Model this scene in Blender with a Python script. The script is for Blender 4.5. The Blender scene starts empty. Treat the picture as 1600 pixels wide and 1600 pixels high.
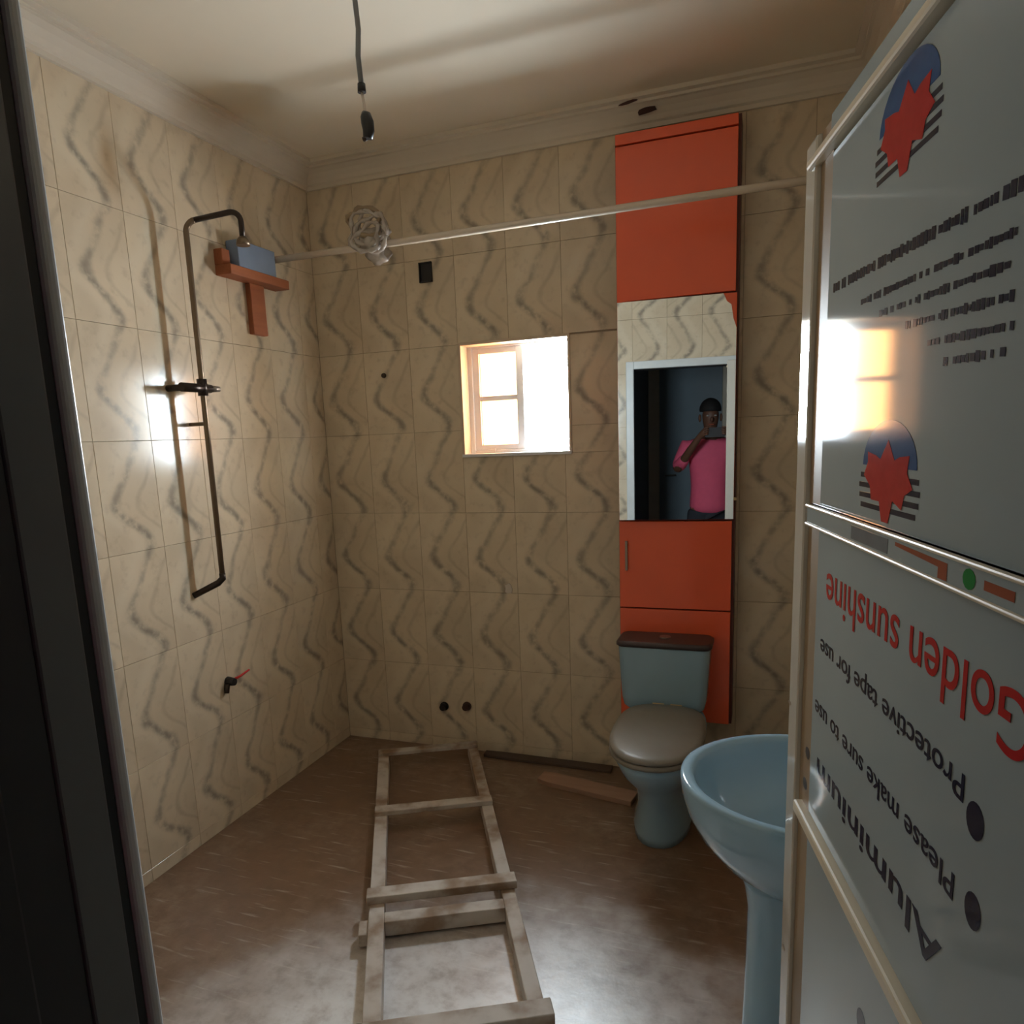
import bpy, bmesh, math, random
from mathutils import Vector, Matrix
random.seed(7)
PI = math.pi
scn = bpy.context.scene
COL = scn.collection

# ------------------------------------------------------------------ camera
F_PX, CX, CY = 1136.4088, 772.8116, 892.9734
YAW, PITCH, ROLL = 0.3594, 0.1798, 0.0422
cam_d = bpy.data.cameras.new('camera')
cam = bpy.data.objects.new('camera', cam_d); COL.objects.link(cam)
fw = Vector((-math.sin(YAW)*math.cos(PITCH), math.cos(YAW)*math.cos(PITCH), -math.sin(PITCH)))
rt = Vector((math.cos(YAW), math.sin(YAW), 0)); dn = fw.cross(rt)
r2 = rt*math.cos(ROLL) + dn*math.sin(ROLL); d2v = -rt*math.sin(ROLL) + dn*math.cos(ROLL)
m = Matrix((r2, -d2v, -fw)).transposed().to_4x4()
m.translation = Vector((0, 0, 1.5))
cam.matrix_world = m
cam_d.sensor_width = 36; cam_d.lens = F_PX*36/1600
cam_d.shift_x = (800-CX)/1600; cam_d.shift_y = (CY-800)/1600
cam_d.clip_start = 0.01
scn.camera = cam

# ------------------------------------------------------------------ light
SKY = 150.0
w = bpy.data.worlds.new('overcast_sky'); scn.world = w; w.use_nodes = True
bg = w.node_tree.nodes['Background']
bg.inputs[0].default_value = (0.80, 0.92, 1.0, 1); bg.inputs[1].default_value = SKY
pl = bpy.data.lights.new('window_portal', 'AREA'); pl.shape = 'RECTANGLE'; pl.size = 0.55; pl.size_y = 0.53
pl.cycles.is_portal = True
po = bpy.data.objects.new('window_portal', pl); COL.objects.link(po)
po.location = (-1.04, 3.31, 1.678); po.rotation_euler = (-PI/2, 0, 0)
scn.view_settings.view_transform = 'Standard'; scn.view_settings.look = 'None'
scn.view_settings.exposure = 0.0; scn.view_settings.gamma = 1
scn.view_settings.use_curve_mapping = False
scn.cycles.use_denoising = True
scn.cycles.diffuse_bounces = 8
scn.cycles.max_bounces = 14

# ------------------------------------------------------------------ helpers
def srgb(r, g, b):
    f = lambda c: (c/255/12.92) if c/255 <= .04045 else ((c/255+.055)/1.055)**2.4
    return (f(r), f(g), f(b), 1)

class NT:
    def __init__(s, name):
        s.m = bpy.data.materials.new(name); s.m.use_nodes = True
        s.t = s.m.node_tree; s.b = s.t.nodes['Principled BSDF']
    def n(s, typ, **kw):
        nd = s.t.nodes.new(typ)
        for k, v in kw.items(): setattr(nd, k, v)
        return nd
    def l(s, a, b): s.t.links.new(a, b)
    def math(s, op, a, b=None, c=None):
        nd = s.n('ShaderNodeMath', operation=op)
        for i, v in enumerate((a, b, c)):
            if v is None: continue
            if isinstance(v, (int, float)): nd.inputs[i].default_value = v
            else: s.l(v, nd.inputs[i])
        return nd.outputs[0]
    def mix(s, fac, a, b):
        nd = s.n('ShaderNodeMix', data_type='RGBA')
        for sock, v in ((nd.inputs[0], fac), (nd.inputs[6], a), (nd.inputs[7], b)):
            if isinstance(v, (int, float)): sock.default_value = v
            elif isinstance(v, tuple): sock.default_value = v
            else: s.l(v, sock)
        return nd.outputs[2]
    def ramp(s, fac, p0, p1):
        nd = s.n('ShaderNodeMapRange'); nd.interpolation_type = 'SMOOTHSTEP'
        s.l(fac, nd.inputs[0]); nd.inputs[1].default_value = p0; nd.inputs[2].default_value = p1
        return nd.outputs[0]
    def noise(s, scale, detail=4, vec=None, rough=.5, dist=0):
        nd = s.n('ShaderNodeTexNoise'); nd.inputs['Scale'].default_value = scale
        nd.inputs['Detail'].default_value = detail; nd.inputs['Roughness'].default_value = rough
        nd.inputs['Distortion'].default_value = dist
        if vec is None: vec = s.obj()
        s.l(vec, nd.inputs['Vector'])
        return nd.outputs['Fac']
    def obj(s):
        if not hasattr(s, 'tc'): s.tc = s.n('ShaderNodeTexCoord')
        return s.tc.outputs['Object']
    def bump(s, h, strength=.2, dist=.01):
        nd = s.n('ShaderNodeBump'); nd.inputs['Strength'].default_value = strength
        nd.inputs['Distance'].default_value = dist; s.l(h, nd.inputs['Height'])
        s.l(nd.outputs[0], s.b.inputs['Normal'])

def mat(name, col, rough=.5, metal=0, var=.12, scale=12, spec=.5, bump=0, coat=0):
    k = NT(name); k.b.inputs['Roughness'].default_value = rough; k.b.inputs['Metallic'].default_value = metal
    k.b.inputs['Specular IOR Level'].default_value = spec; k.b.inputs['Coat Weight'].default_value = coat
    f = k.noise(scale, 5)
    dark = tuple(c*(1-var) for c in col[:3])+(1,); lite = tuple(min(1, c*(1+var)) for c in col[:3])+(1,)
    k.l(k.mix(f, dark, lite), k.b.inputs['Base Color'])
    if bump: k.bump(f, bump, .005)
    return k.m

TW, TH = 0.240, 0.374          # wall tile size
TZ0 = 0.049                    # height of the first horizontal joint

def tile_mat():
    k = NT('wavy_marble_tile')
    sx = k.n('ShaderNodeSeparateXYZ'); k.l(k.obj(), sx.inputs[0])
    x, z = sx.outputs[0], sx.outputs[2]
    rnd = k.n('ShaderNodeObjectInfo').outputs['Random']
    off = k.n('ShaderNodeVectorMath', operation='ADD'); k.l(k.obj(), off.inputs[0])
    cmb = k.n('ShaderNodeCombineXYZ'); k.l(k.math('MULTIPLY', rnd, 37.), cmb.inputs[1]); k.l(cmb.outputs[0], off.inputs[1])
    v = off.outputs[0]
    n1 = k.noise(9, 3, v); n2 = k.noise(30, 4, v); n3 = k.noise(4, 2, v)
    ph = k.math('MULTIPLY', z, 2*PI/TH)
    s1 = k.math('MULTIPLY', k.math('COSINE', ph), -1.)
    s2 = k.math('MULTIPLY', k.math('SINE', k.math('MULTIPLY', ph, 2)), .22)
    wave = k.math('MULTIPLY', k.math('ADD', s1, s2), .055)
    wob = k.math('MULTIPLY', k.math('SUBTRACT', n1, .5), .045)
    c = k.math('SUBTRACT', k.math('SUBTRACT', x, wave), wob)
    d = k.math('ABSOLUTE', c)
    # vein thicker where it runs down to the right
    cosn = k.math('MULTIPLY_ADD', k.math('SINE', ph), -.007, .032)
    core = k.math('SUBTRACT', 1., k.ramp(k.math('DIVIDE', d, cosn), 0., 1.))
    core = k.math('MULTIPLY', core, k.ramp(n2, .22, .60))
    # pale band on one side, softer shade on the other
    side = k.math('SUBTRACT', 1., k.ramp(k.math('ABSOLUTE', k.math('ADD', c, .05)), .0, .055))
    d3 = k.math('SUBTRACT', 1., k.ramp(k.math('ABSOLUTE', k.math('SUBTRACT', c, .085)), .0, .018))
    amt = k.math('MULTIPLY_ADD', k.ramp(k.math('SINE', ph), .9, -.9), .26, .40)
    base = k.mix(k.ramp(n3, .3, .7), srgb(218, 202, 176), srgb(205, 189, 164))
    base = k.mix(k.math('MULTIPLY', side, .45), base, srgb(224, 211, 188))
    base = k.mix(k.math('MULTIPLY', k.math('MULTIPLY', d3, n1), .5), base, srgb(152, 136, 116))
    base = k.mix(k.math('MULTIPLY', k.ramp(n2, .5, .8), .30), base, srgb(166, 148, 126))
    base = k.mix(k.math('MULTIPLY', core, amt), base, srgb(108, 104, 100))
    k.l(base, k.b.inputs['Base Color'])
    k.b.inputs['Roughness'].default_value = .16
    k.b.inputs['Specular IOR Level'].default_value = .28
    k.bump(n3, .04, .004)
    return k.m

def floor_mat():
    k = NT('dusty_brown_floor')
    n1 = k.noise(2.2, 5, rough=.6); n2 = k.noise(16, 6, rough=.65)
    mp = k.n('ShaderNodeMapping'); mp.inputs['Rotation'].default_value = (0, 0, .5); mp.inputs['Scale'].default_value = (3, 30, 3)
    k.l(k.obj(), mp.inputs[0]); n3 = k.noise(2.2, 4, mp.outputs[0])
    c = k.mix(n2, srgb(92, 68, 50), srgb(138, 108, 84))
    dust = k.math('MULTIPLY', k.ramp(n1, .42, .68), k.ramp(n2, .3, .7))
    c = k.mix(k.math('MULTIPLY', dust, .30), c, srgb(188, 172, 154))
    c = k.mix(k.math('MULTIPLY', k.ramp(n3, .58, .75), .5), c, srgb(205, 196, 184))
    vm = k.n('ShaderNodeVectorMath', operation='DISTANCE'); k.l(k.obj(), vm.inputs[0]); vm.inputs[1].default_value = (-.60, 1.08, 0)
    dust_sheen = k.math('SUBTRACT', 1., k.ramp(k.math('ADD', vm.outputs['Value'], k.math('MULTIPLY', k.math('SUBTRACT', n1, .5), .9)), .48, 1.10))  # whitish dust patch, its tone also painting the sky's sheen on the floor
    c = k.mix(k.math('MULTIPLY', dust_sheen, k.math('MULTIPLY_ADD', k.ramp(n2, .25, .6), .40, .55)), c, srgb(238, 239, 240))
    k.l(c, k.b.inputs['Base Color'])
    r = k.math('MULTIPLY_ADD', n2, .22, .22); k.l(r, k.b.inputs['Roughness'])
    k.b.inputs['Specular IOR Level'].default_value = .8
    k.bump(n2, .25, .004)
    return k.m

def wood_mat(name, a, b, dust=None, axis=0):
    k = NT(name)
    mp = k.n('ShaderNodeMapping'); s = [14, 14, 14]; s[axis] = 1.2; mp.inputs['Scale'].default_value = s
    k.l(k.obj(), mp.inputs[0])
    f = k.noise(2.5, 5, mp.outputs[0], dist=.6)
    c = k.mix(f, a, b)
    if dust:
        c = k.mix(k.math('MULTIPLY', k.ramp(k.noise(9, 4), .3, .62), .8), c, dust)
    k.l(c, k.b.inputs['Base Color']); k.b.inputs['Roughness'].default_value = .65
    k.bump(f, .2, .003)
    return k.m

def glass_mat(name, tint, refl=.06):
    k = NT(name); k.t.nodes.remove(k.b)
    tr = k.n('ShaderNodeBsdfTransparent'); tr.inputs[0].default_value = tint
    gl = k.n('ShaderNodeBsdfGlossy'); gl.inputs['Roughness'].default_value = .03
    mx = k.n('ShaderNodeMixShader')
    fr = k.noise(3, 2); k.l(k.math('MULTIPLY_ADD', fr, .03, refl-.015), mx.inputs[0])
    k.l(tr.outputs[0], mx.inputs[1]); k.l(gl.outputs[0], mx.inputs[2])
    k.l(mx.outputs[0], k.t.nodes['Material Output'].inputs[0])
    return k.m

M = {}
M['tile'] = tile_mat()
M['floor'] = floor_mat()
M['grout'] = mat('tile_grout', srgb(158, 142, 122), .8)
M['ceiling'] = mat('ceiling_paint', srgb(224, 213, 193), .8, var=.06, scale=3)
M['cornice'] = mat('plaster_cornice', srgb(214, 204, 188), .75, var=.06, scale=5)
M['chip'] = mat('broken_plaster', srgb(74, 50, 44), .9)
M['orange'] = mat('orange_laminate', srgb(236, 100, 60), .28, var=.06, scale=6, coat=.2)
M['carcass'] = mat('dark_cabinet_board', srgb(88, 42, 32), .5)
M['steel'] = mat('brushed_steel', srgb(150, 140, 130), .35, .8)
M['ceramic'] = mat('blue_glazed_ceramic', srgb(148, 184, 208), .08, var=.05, scale=4, coat=.4)
M['ceramic_t'] = mat('pale_blue_ceramic', srgb(146, 176, 194), .16, var=.08, scale=7)
M['lid'] = mat('dusty_plastic_lid', srgb(128, 122, 112), .4, var=.15, scale=9)
M['darklid'] = mat('dark_cistern_lid', srgb(66, 54, 54), .4)
M['cream'] = mat('cream_plastic', srgb(212, 186, 140), .4)
M['rod'] = mat('cream_rod', srgb(212, 200, 184), .25, var=.08)
M['bronze'] = mat('tarnished_pipe', srgb(122, 104, 84), .32, .55, var=.2, scale=20)
M['darkmetal'] = mat('dark_metal', srgb(58, 48, 42), .3, .6)
M['black'] = mat('black_plastic', srgb(26, 24, 26), .45)
M['redwire'] = mat('red_plastic', srgb(200, 40, 36), .4)
M['wood'] = wood_mat('dusty_ladder_wood', srgb(122, 98, 76), srgb(152, 126, 100), srgb(206, 200, 192), 1)
M['redwood'] = wood_mat('red_brown_wood', srgb(128, 70, 42), srgb(172, 100, 58), None, 1)
M['plank'] = wood_mat('scrap_plank', srgb(140, 104, 84), srgb(176, 144, 122), None, 0)
M['strip'] = wood_mat('shadow_toned_strip', srgb(70, 56, 48), srgb(96, 78, 66), None, 0)  # wood of the strip, darkened to paint the shadow line at the wall foot
M['bluebox'] = mat('blue_carton', srgb(128, 146, 172), .6)
M['film'] = mat('door_film', srgb(152, 163, 165), .07, var=.05, scale=5, spec=.17)
M['film_edge'] = mat('door_stile_film', srgb(190, 185, 174), .08, var=.06, scale=6, spec=.3)
M['tape'] = mat('brown_packing_tape', srgb(142, 122, 96), .45, var=.15, scale=10)
M['bead'] = mat('cream_bead', srgb(206, 194, 170), .35, var=.06)
M['ink_red'] = mat('red_print', srgb(176, 44, 46), .09, spec=.17, var=.2, scale=60)
M['ink_dark'] = mat('dark_print', srgb(44, 46, 62), .09, spec=.17, var=.2, scale=60)
M['ink_blue'] = mat('blue_print', srgb(48, 82, 128), .09, spec=.17, var=.2, scale=40)
M['ink_grey'] = mat('grey_print', srgb(112, 118, 124), .09, spec=.17, var=.15, scale=60)
M['ink_green'] = mat('green_print', srgb(40, 128, 66), .09, spec=.17)
M['ink_brown'] = mat('brown_print', srgb(150, 84, 64), .09, spec=.17)
M['alu'] = mat('grey_aluminium', srgb(118, 120, 122), .35, .2)
M['alu_lite'] = mat('pale_aluminium', srgb(214, 218, 218), .35)
M['alu_dark'] = mat('dark_aluminium', srgb(60, 58, 60), .4, .2)
M['winframe'] = mat('white_window_frame', srgb(222, 222, 224), .4)
M['lining'] = mat('cream_window_lining', srgb(206, 184, 160), .5)
M['amber'] = glass_mat('amber_tinted_glass', (.42, .26, .14, 1))
M['clear'] = glass_mat('clear_glass', (.97, .99, 1., 1))
M['hallwall'] = mat('hall_paint', srgb(140, 150, 156), .8, var=.06)
M['hallwhite'] = mat('hall_white_paint', srgb(214, 222, 226), .6, var=.04)
M['hallfloor'] = mat('hall_floor', srgb(104, 92, 80), .6)
M['halldoor'] = mat('hall_door_frame', srgb(214, 200, 178), .5)
M['plaster'] = mat('white_cement', srgb(205, 196, 184), .9)
M['skin'] = mat('skin', srgb(104, 70, 52), .55, var=.06)
M['hair'] = mat('hair', srgb(24, 20, 18), .8)
M['shirt'] = mat('pink_shirt', srgb(226, 92, 122), .8, var=.08, scale=30)
M['trousers'] = mat('dark_trousers', srgb(52, 54, 62), .85)
M['eye'] = mat('eye_white', srgb(150, 142, 134), .5)
k = NT('silvered_mirror'); k.b.inputs['Metallic'].default_value = 1; k.b.inputs['Roughness'].default_value = .0
nn = k.noise(2, 2); k.l(k.mix(nn, (.84, .88, .88, 1), (.86, .9, .9, 1)), k.b.inputs['Base Color']); M['mirror'] = k.m
k = NT('crumpled_clear_plastic'); k.b.inputs['Roughness'].default_value = .25
nn = k.noise(18, 4); k.l(k.mix(nn, srgb(140, 124, 110), srgb(214, 208, 200)), k.b.inputs['Base Color'])
k.b.inputs['Alpha'].default_value = .82; k.bump(nn, .6, .01); M['plastic'] = k.m

class MB:
    """collects shapes; build() links them as one mesh object"""
    def __init__(s): s.v = []; s.f = []; s.smooth = []
    def add(s, vs, fs, smooth=False):
        o = len(s.v); s.v += [Vector(a) for a in vs]
        for f in fs: s.f.append(tuple(i+o for i in f)); s.smooth.append(smooth)
        return s
    def box(s, x0, x1, y0, y1, z0, z1, mtx=None):
        vs = [Vector(a) for a in ((x0, y0, z0), (x1, y0, z0), (x1, y1, z0), (x0, y1, z0), (x0, y0, z1), (x1, y0, z1), (x1, y1, z1), (x0, y1, z1))]
        if mtx: vs = [mtx @ a for a in vs]
        return s.add(vs, [(0, 3, 2, 1), (4, 5, 6, 7), (0, 1, 5, 4), (1, 2, 6, 5), (2, 3, 7, 6), (3, 0, 4, 7)])
    def rings(s, rings, cap0=True, cap1=True, smooth=True, close=True):
        n = len(rings[0]); vs = [p for r in rings for p in r]; fs = []
        for i in range(len(rings)-1):
            for j in range(n if close else n-1):
                a = i*n+j; b = i*n+(j+1) % n
                fs.append((a, b, b+n, a+n))
        o = len(s.v); s.add(vs, fs, smooth)
        if cap0: s.f.append(tuple(o+j for j in reversed(range(n)))); s.smooth.append(False)
        if cap1: s.f.append(tuple(o+(len(rings)-1)*n+j for j in range(n))); s.smooth.append(False)
        return s
    def tube(s, pts, rad, seg=10, smooth=True, cap=True):
        pts = [Vector(p) for p in pts]; rr = []
        up = None
        for i, p in enumerate(pts):
            t = (pts[min(i+1, len(pts)-1)]-pts[max(i-1, 0)]).normalized()
            if up is None:
                up = Vector((0, 0, 1)) if abs(t.z) < .9 else Vector((1, 0, 0))
            a = t.cross(up).normalized(); b = a.cross(t).normalized(); up = b
            r = rad[i] if isinstance(rad, (list, tuple)) else rad
            rr.append([p+a*(r*math.cos(2*PI*k/seg))+b*(r*math.sin(2*PI*k/seg)) for k in range(seg)])
        return s.rings(rr, cap, cap, smooth)
    def poly(s, pts, off):
        """flat polygon with thickness; off = extrude vector"""
        n = len(pts); pts = [Vector(p) for p in pts]; off = Vector(off)
        vs = pts+[p+off for p in pts]
        fs = [tuple(range(n)), tuple(reversed(range(n, 2*n)))]+[(i, i+n, (i+1) % n+n, (i+1) % n) for i in range(n)]
        return s.add(vs, fs)
    def build(s, name, material, parent=None, bevel=0, loc=None, seg=2, fix=True):
        me = bpy.data.meshes.new(name)
        inv = parent.matrix_basis.inverted() if (parent and parent.parent is None) else (
              parent.parent.matrix_basis.inverted() if parent else Matrix())
        vs = [inv @ v for v in s.v]
        if loc is not None: vs = [v-Vector(loc) for v in s.v]
        me.from_pydata([tuple(v) for v in vs], [], s.f)
        me.polygons.foreach_set('use_smooth', s.smooth)
        if fix:
            bm = bmesh.new(); bm.from_mesh(me); bmesh.ops.recalc_face_normals(bm, faces=bm.faces); bm.to_mesh(me); bm.free()
        me.materials.append(material)
        o = bpy.data.objects.new(name, me); COL.objects.link(o)
        if loc is not None: o.location = loc
        if parent: o.parent = parent
        if bevel:
            b = o.modifiers.new('bevel', 'BEVEL'); b.width = bevel; b.segments = seg; b.limit_method = 'ANGLE'
        return o

def thing(name, label, cat, loc=(0, 0, 0), rz=0, group=None):
    o = bpy.data.objects.new(name, None); COL.objects.link(o)
    o.matrix_basis = Matrix.Translation(loc) @ Matrix.Rotation(rz, 4, 'Z')
    o.empty_display_size = .1
    return tag(o, label, cat, group)
def tag(o, label=None, cat=None, group=None, kind=None):
    if label: o['label'] = label
    if cat: o['category'] = cat
    if group: o['group'] = group
    if kind: o['kind'] = kind
    return o
def struct(name, mb, material, label=None, **kw):
    return tag(mb.build(name, material, **kw), label, kind='structure')
def box_part(name, x0, x1, y0, y1, z0, z1, material, parent, bevel=.002, mtx=None):
    return MB().box(x0, x1, y0, y1, z0, z1, mtx).build(name, material, parent, bevel)

# ------------------------------------------------------------------ room dimensions
XL, XR, YF, YB = -2.014, 0.35, 0.42, 3.104
ZC = 2.75                       # ceiling
WX0, WX1, WZ0, WZ1 = -1.295, -0.785, 1.430, 1.925     # window opening
DX0, DX1, DZ = -0.508, 0.255, 1.955                   # doorway
T = .006                        # tile thickness

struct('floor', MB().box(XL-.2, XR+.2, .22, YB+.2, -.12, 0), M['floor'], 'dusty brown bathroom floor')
struct('ceiling', MB().box(XL-.2, XR+.2, .22, YB+.2, ZC, ZC+.12), M['ceiling'], 'off-white bathroom ceiling')
mb = MB()
for a in ((XL-.2, WX0, 0, ZC), (WX1, XR+.2, 0, ZC), (WX0, WX1, 0, WZ0), (WX0, WX1, WZ1, ZC)):
    mb.box(a[0], a[1], YB+T, YB+.22, a[2], a[3])
wall_back = struct('wall_back', mb, M['grout'], 'back wall of wavy beige tiles with the window')
wall_left = struct('wall_left', MB().box(XL-.2, XL-T, YF, YB+T, 0, ZC), M['grout'], 'left wall of wavy beige tiles')
wall_right = struct('wall_right', MB().box(XR+T, XR+.2, YF, YB+T, 0, ZC), M['grout'], 'right wall of wavy beige tiles')
mb = MB()
for a in ((XL-.2, DX0, 0, ZC), (DX1, XR+.2, 0, ZC), (DX0, DX1, DZ, ZC)):
    mb.box(a[0], a[1], .23, YF-T, a[2], a[3])
wall_front = struct('wall_front', mb, M['grout'], 'tiled wall around the doorway')

# ------------------------------------------------------------------ wall tiles, each its own piece
def tile_mesh(x0, x1, z0, z1):
    g, c = .0006, .0007
    x0 += g; x1 -= g; z0 += g; z1 -= g
    vs = [(x0, T, z0), (x1, T, z0), (x1, T, z1), (x0, T, z1), (x0, c, z0), (x1, c, z0), (x1, c, z1), (x0, c, z1),
          (x0+c, 0, z0+c), (x1-c, 0, z0+c), (x1-c, 0, z1-c), (x0+c, 0, z1-c)]
    fs = [(8, 9, 10, 11)]
    for i in range(4):
        j = (i+1) % 4
        fs += [(i, j, j+4, i+4), (i+4, j+4, j+8, i+8)]
    me = bpy.data.meshes.new('tile'); me.from_pydata(vs, [], fs); me.materials.append(M['tile'])
    return me
_tc = {}
def tiles(wall, origin, u, rot, length, u_off, holes, ztop):
    """rows of tiles; origin = point on the finished face, u = direction along the wall"""
    rects = []
    nrow0 = -1
    cols = int(length/TW)+3
    for r in range(nrow0, 8):
        z0 = TZ0+r*TH; z1 = z0+TH
        for c in range(-1, cols):
            x0 = u_off+c*TW; x1 = x0+TW
            pieces = [(max(x0, 0), min(x1, length), max(z0, 0), min(z1, ztop))]
            for h in holes:
                nxt = []
                for p in pieces:
                    if p[0] >= h[1] or p[1] <= h[0] or p[2] >= h[3] or p[3] <= h[2]: nxt.append(p); continue
                    if p[2] < h[2]: nxt.append((p[0], p[1], p[2], h[2]))
                    if p[3] > h[3]: nxt.append((p[0], p[1], h[3], p[3]))
                    lo, hi = max(p[2], h[2]), min(p[3], h[3])
                    if p[0] < h[0]: nxt.append((p[0], h[0], lo, hi))
                    if p[1] > h[1]: nxt.append((h[1], p[1], lo, hi))
                pieces = nxt
            for p in pieces:
                if p[1]-p[0] < .012 or p[3]-p[2] < .012: continue
                cx, cz = (x0+x1)/2, (z0+z1)/2
                key = tuple(round(a, 4) for a in (p[0]-cx, p[1]-cx, p[2]-cz, p[3]-cz))
                if key not in _tc: _tc[key] = tile_mesh(*key)
                o = bpy.data.objects.new('tile', _tc[key]); COL.objects.link(o)
                pos = Vector(origin)+Vector(u)*cx
                o.location = (pos.x, pos.y, cz); o.rotation_euler = (0, 0, rot); o.parent = wall
ZT = 2.70
tiles(wall_back, (XL, YB, 0), (1, 0, 0), 0, XR-XL, -.002, [(WX0-XL, WX1-XL, WZ0, WZ1)], ZT)
tiles(wall_left, (XL, YF, 0), (0, 1, 0), PI/2, YB-YF, -.09, [], ZT)
tiles(wall_right, (XR, YB, 0), (0, -1, 0), -PI/2, YB-YF, -.05, [], ZT)
tiles(wall_front, (XR, YF, 0), (-1, 0, 0), PI, XR-XL, -.1, [(XR-DX1, XR-DX0, -1, DZ)], ZT)

# ------------------------------------------------------------------ cornices (mitred mouldings)
def cornice(name, a, b, nrm, label):
    prof = [(0, 2.652), (.014, 2.652), (.014, 2.668), (.022, 2.674), (.030, 2.690), (.046, 2.708), (.066, 2.720),
            (.078, 2.722), (.078, 2.732), (.098, 2.735), (.098, ZC), (0, ZC)]
    a, b, nrm = Vector(a), Vector(b), Vector(nrm); t = (b-a).normalized()
    r0 = [a+nrm*d+t*d+Vector((0, 0, z)) for d, z in prof]; r1 = [b+nrm*d-t*d+Vector((0, 0, z)) for d, z in prof]
    return struct(name, MB().rings([r0, r1], smooth=False), M['cornice'], label)
tr_back = cornice('trim_1', (XL, YB, 0), (XR, YB, 0), (0, -1, 0), 'plaster cornice above the window wall')
cornice('trim_2', (XL, YF, 0), (XL, YB, 0), (1, 0, 0), 'plaster cornice above the left wall')
cornice('trim_3', (XR, YF, 0), (XR, YB, 0), (-1, 0, 0), 'plaster cornice above the right wall')
cornice('trim_4', (XL, YF, 0), (XR, YF, 0), (0, 1, 0), 'plaster cornice above the doorway wall')
def chip(cx, cy, cz, lx, lz, seed):
    rnd = random.Random(seed); mb = MB(); pts = []
    t = Vector((0, -.55, .83)); nr = Vector((0, -.83, -.55))
    for i in range(11):
        a = 2*PI*i/11; r = rnd.uniform(.75, 1.1)
        pts.append(Vector((cx, cy, cz))+Vector((1, 0, .1))*(lx*r*math.cos(a))+t*(lz*r*math.sin(a)))
    mb.poly(pts, nr*.003)
    o = mb.build('broken_patch', M['chip'], tr_back); o['label'] = 'dark broken spot in the cornice'
chip(-.455, 3.052, 2.700, .042, .012, 3); chip(-.515, 3.018, 2.727, .040, .006, 4)

# ------------------------------------------------------------------ window
win = tag(bpy.data.objects.new('window_1', None), 'small sliding window with one amber pane, glaring with daylight', kind='structure')
COL.objects.link(win); win.location = (-1.04, YB+.1, WZ0); win.matrix_basis = Matrix.Translation((-1.04, YB+.1, WZ0))
fy0, fy1 = YB+.075, YB+.125
# lining boards of the reveal
for n_, a in (('lining', (WX0, WX0+.012, YB-.004, fy0, WZ0, WZ1)), ('lining', (WX1-.012, WX1, YB-.004, fy0, WZ0, WZ1)),
              ('lining', (WX0+.012, WX1-.012, YB-.004, fy0, WZ1-.012, WZ1)), ('sill', (WX0, WX1, YB-.010, fy0, WZ0-.006, WZ0+.008))):
    box_part(n_, *a, M['lining'] if n_ == 'lining' else M['winframe'], win, .0015)
for n_, a in (('frame_jamb', (WX0, WX0+.032, fy0, fy1, WZ0, WZ1)), ('frame_jamb', (WX1-.020, WX1, fy0, fy1, WZ0, WZ1)),
              ('frame_head', (WX0+.032, WX1-.020, fy0, fy1, WZ1-.020, WZ1)), ('frame_track', (WX0+.032, WX1-.020, fy0, fy1, WZ0, WZ0+.022)),
              ('mullion', (-1.056, -1.022, fy0+.008, fy1-.008, WZ0+.022, WZ1-.020))):
    box_part(n_, *a, M['winframe'], win, .002)
sash = box_part('sash_stile', WX0+.032, WX0+.062, fy0+.01, fy1-.012, WZ0+.022, WZ1-.02, M['winframe'], win)
box_part('sash_rail', WX0+.062, -1.056, fy0+.01, fy1-.012, WZ0+.022, WZ0+.046, M['winframe'], win)
box_part('sash_rail', WX0+.062, -1.056, fy0+.01, fy1-.012, WZ1-.045, WZ1-.02, M['winframe'], win)
box_part('glazing_bar', WX0+.062, -1.056, fy0+.01, fy1-.012, 1.672, 1.694, M['winframe'], win)
o = box_part('pane', WX0+.062, -1.056, fy0+.022, fy0+.027, 1.694, WZ1-.045, M['amber'], win, 0); o['label'] = 'upper amber glass pane'
o = box_part('pane', WX0+.062, -1.056, fy0+.022, fy0+.027, WZ0+.046, 1.672, M['amber'], win, 0); o['label'] = 'lower amber glass pane'
o = box_part('pane', -1.022, WX1-.02, fy0+.032, fy0+.036, WZ0+.022, WZ1-.02, M['clear'], win, 0); o['label'] = 'clear glass pane'
for x in (-1.175, -.93): box_part('roller', x-.012, x+.012, fy0-.004, fy0+.008, WZ0+.008, WZ0+.028, M['winframe'], win)

# ------------------------------------------------------------------ door leaf, half open, and its frame
ANG = math.radians(11.448)
EX, EY = 0.0517, 1.2674
dx, dy = -math.sin(ANG), math.cos(ANG)
LW = .865                                   # leaf width, hinge at u = LW
def L(u, z, w_=0):                          # u from the free edge to the hinge, w_ out of the face towards the room's left
    return Vector((EX-dx*u-dy*w_, EY-dy*u+dx*w_, z))
hinge = L(LW, 0)
door = tag(bpy.data.objects.new('door_1', None), 'half-open door wrapped in printed protective film', kind='structure')
COL.objects.link(door); door.matrix_basis = Matrix.Translation(hinge)
def lbox(name, u0, u1, z0, z1, w0, w1, material, parent=None, bevel=.0015):
    vs = [L(u, z, w_) for w_ in (w0, w1) for u, z in ((u0, z0), (u1, z0), (u1, z1), (u0, z1))]
    return MB().add(vs, [(0, 1, 2, 3), (7, 6, 5, 4), (0, 4, 5, 1), (1, 5, 6, 2), (2, 6, 7, 3), (3, 7, 4, 0)]).build(name, material, parent or door, bevel)
ZL0, ZL1 = .03, 1.905
st = lbox('stile', 0, .058, ZL0, ZL1, -.045, .006, M['film_edge'], bevel=.006)
lbox('tape_strip', .058, .118, ZL0, ZL1, -.040, -.001, M['tape'])
lbox('hinge_stile', LW-.07, LW, ZL0, ZL1, -.045, .006, M['film_edge'], bevel=.004)
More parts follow.
